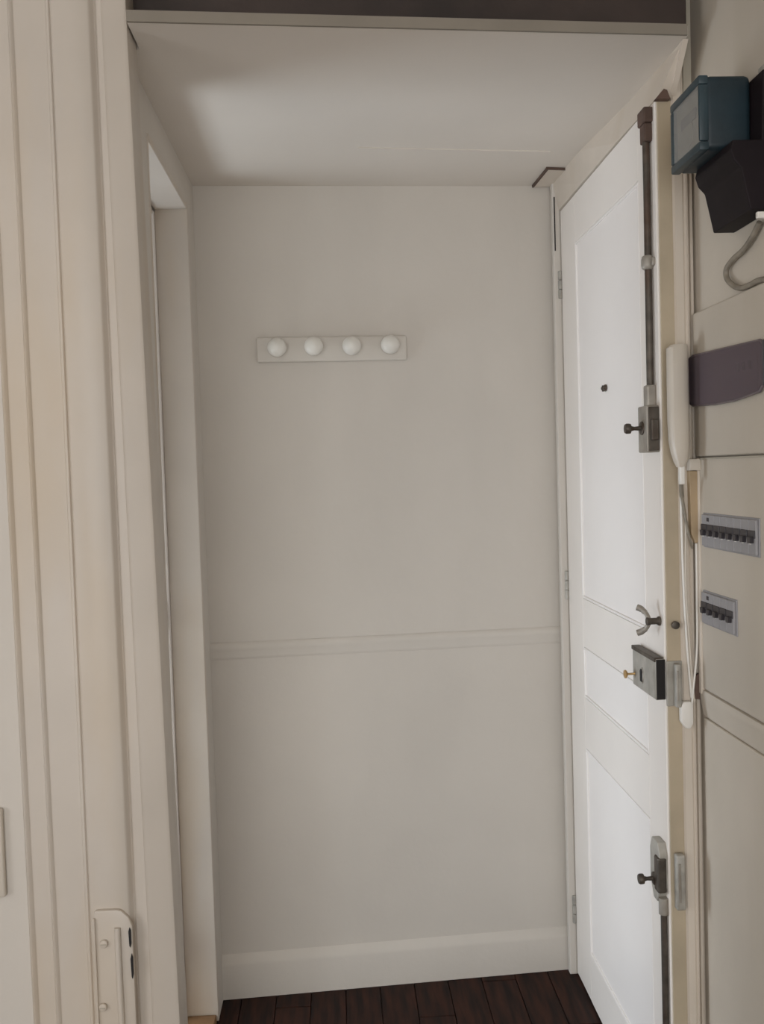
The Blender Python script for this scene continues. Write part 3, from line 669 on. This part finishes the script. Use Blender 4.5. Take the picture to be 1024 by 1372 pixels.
b = new(); A, B = on_y(921, 615, RY-0.009), on_y(942, 630, RY-0.009); box(b, A.x, B.x, RY-0.020, RY-0.004, B.z, A.z, 0.002, 2)
tag(obj('cable_cap', b, PLAST, smooth=True), 'small ivory cap above the tan wooden block by the handset', 'cable cap')
pts = [on_y(x_, y_, RY-0.006) for x_, y_ in ((922,631),(937,631),(939,722),(931,728),(925,716))]
b = new(); prism(b, [(p_.x,p_.z) for p_ in pts], 'y', RY-0.013, RY+0.003, bev=0.0012)
tag(obj('wooden_block', b, TANW), 'tan wooden block with worn end under the intercom handset', 'wooden block')
b = new(); tube(b, [on_y(913,648,RY-0.02), on_y(914,665,RY-0.012), on_y(918,690,RY-0.008), on_y(923,715,RY-0.010), on_y(928,735,RY-0.006)], [0.004,0.003,0.0025,0.002], 10)
tag(obj('handset_cord', b, CABLEG, smooth=True), 'short grey-brown cord slanting down from the handset plug', 'cord')
wires = [((912,650),(914,720),(917,800),(922,880),(927,935)),((919,700),(919,780),(924,860),(929,925),(931,940)),((933,728),(934,800),(934,870),(929,925),(927,950))]
lab = ['leftmost of three white wires running down the frame below the handset','middle one of three white wires running down the frame below the handset','rightmost of three white wires running down the frame below the handset']
for i, w_ in enumerate(wires):
    b = new(); tube(b, [on_y(x_, y_, RY-0.0045-0.001*i) for x_, y_ in w_], 0.0022, 8)
    tag(obj('telephone_wire', b, WHITEP if i != 1 else PLAST, smooth=True), lab[i], 'wire', 'white wires beside the breaker board')
b = new(); A, B = on_y(930, 905, RY-0.004), on_y(938, 937, RY-0.004)
prism(b, [(A.x+0.003,A.z),(B.x,A.z+0.003),(B.x,B.z),(A.x-0.001,B.z+0.002)], 'y', RY-0.006, RY+0.002)
tag(obj('wood_chip', b, BROWN), 'dark brown bare wood patch where the wires end', 'wood patch')
b = new(); A, B = on_y(912, 940, RY-0.008), on_y(929, 976, RY-0.008)
pts = [(A.x+0.004,A.z),(B.x-0.003,A.z),(B.x,A.z-0.008),(B.x,B.z+0.010),(B.x-0.006,B.z),(A.x+0.008,B.z+0.002),(A.x,B.z+0.014),(A.x,A.z-0.010)]
prism(b, pts, 'y', RY-0.012, RY+0.003, bev=0.003)
tag(obj('filler_lump', b, WHITEP, smooth=True), 'rounded white painted lump on the frame below the wires', 'filler')

# ------------------------------------------------------------------ the rest of the rooms (out of frame, so light behaves)
b = new(); box(b, -2.6, 0.80, -2.6, 2.62, 2.75, 2.80)
box(b, -2.6, -0.46, 1.72, 2.62, 2.45, 2.50)
struct(obj('ceiling_room', b, CEIL), 'ceiling of the rooms around the alcove', 'ceiling')
b = new()   # wall behind the camera with a window opening
box(b, -2.6, -1.7, -2.6, -2.5, 0, 2.75); box(b, 0.62, 0.80, -2.6, -2.5, 0, 2.75); box(b, -1.7, 0.62, -2.6, -2.5, 0, 0.2); box(b, -1.7, 0.62, -2.6, -2.5, 2.05, 2.75)
struct(obj('wall_behind', b, WALL), 'white wall behind the viewpoint with its window', 'wall')
b = new()
box(b, -2.7, -2.6, -2.6, -0.90, 0, 2.75); box(b, -2.7, -2.6, 0.30, 1.72, 0, 2.75); box(b, -2.7, -2.6, -0.90, 0.30, 0, 0.55); box(b, -2.7, -2.6, -0.90, 0.30, 1.95, 2.75)
box(b, -1.8, -1.7, 1.72, 2.62, 1.25, 2.75); box(b, -1.8, -1.7, 1.72, 2.62, 0, 0.16)
struct(obj('wall_far_left', b, WALL), 'white outer wall far left with the side room window', 'wall')
b = new(); box(b, -1.8, -0.46, 2.62, 2.72, 0, 2.75)
struct(obj('wall_side_room', b, WALL), 'white wall of the side room behind its open door', 'wall')
b = new()
for z_ in (0.20, 1.10, 1.99): box(b, -1.7, 0.62, -2.58, -2.53, z_, z_+0.06)
for x_ in (-1.7, -0.57, 0.56): box(b, x_, x_+0.06, -2.58, -2.53, 0.26, 1.99)
struct(obj('window_1', b, DOORP), 'white window frame behind the viewpoint', 'window')
b = new()
for z_ in (0.16, 1.19): box(b, -1.78, -1.73, 1.72, 2.62, z_, z_+0.06)
for y_ in (1.72, 2.14, 2.56): box(b, -1.78, -1.73, y_, y_+0.06, 0.22, 1.19)
struct(obj('window_2', b, DOORP), 'white window frame of the side room', 'window')
b = new()
for z_ in (0.55, 1.22, 1.89): box(b, -2.68, -2.63, -0.90, 0.30, z_, z_+0.06)
for y_ in (-0.90, 0.24): box(b, -2.68, -2.63, y_, y_+0.06, 0.61, 1.89)
struct(obj('added_window_3', b, DOORP), 'added white window frame, unseen, in the left wall of the entrance room', 'window')  # unseen window, added to go with the left fill lamp
bpy.context.view_layer.update()
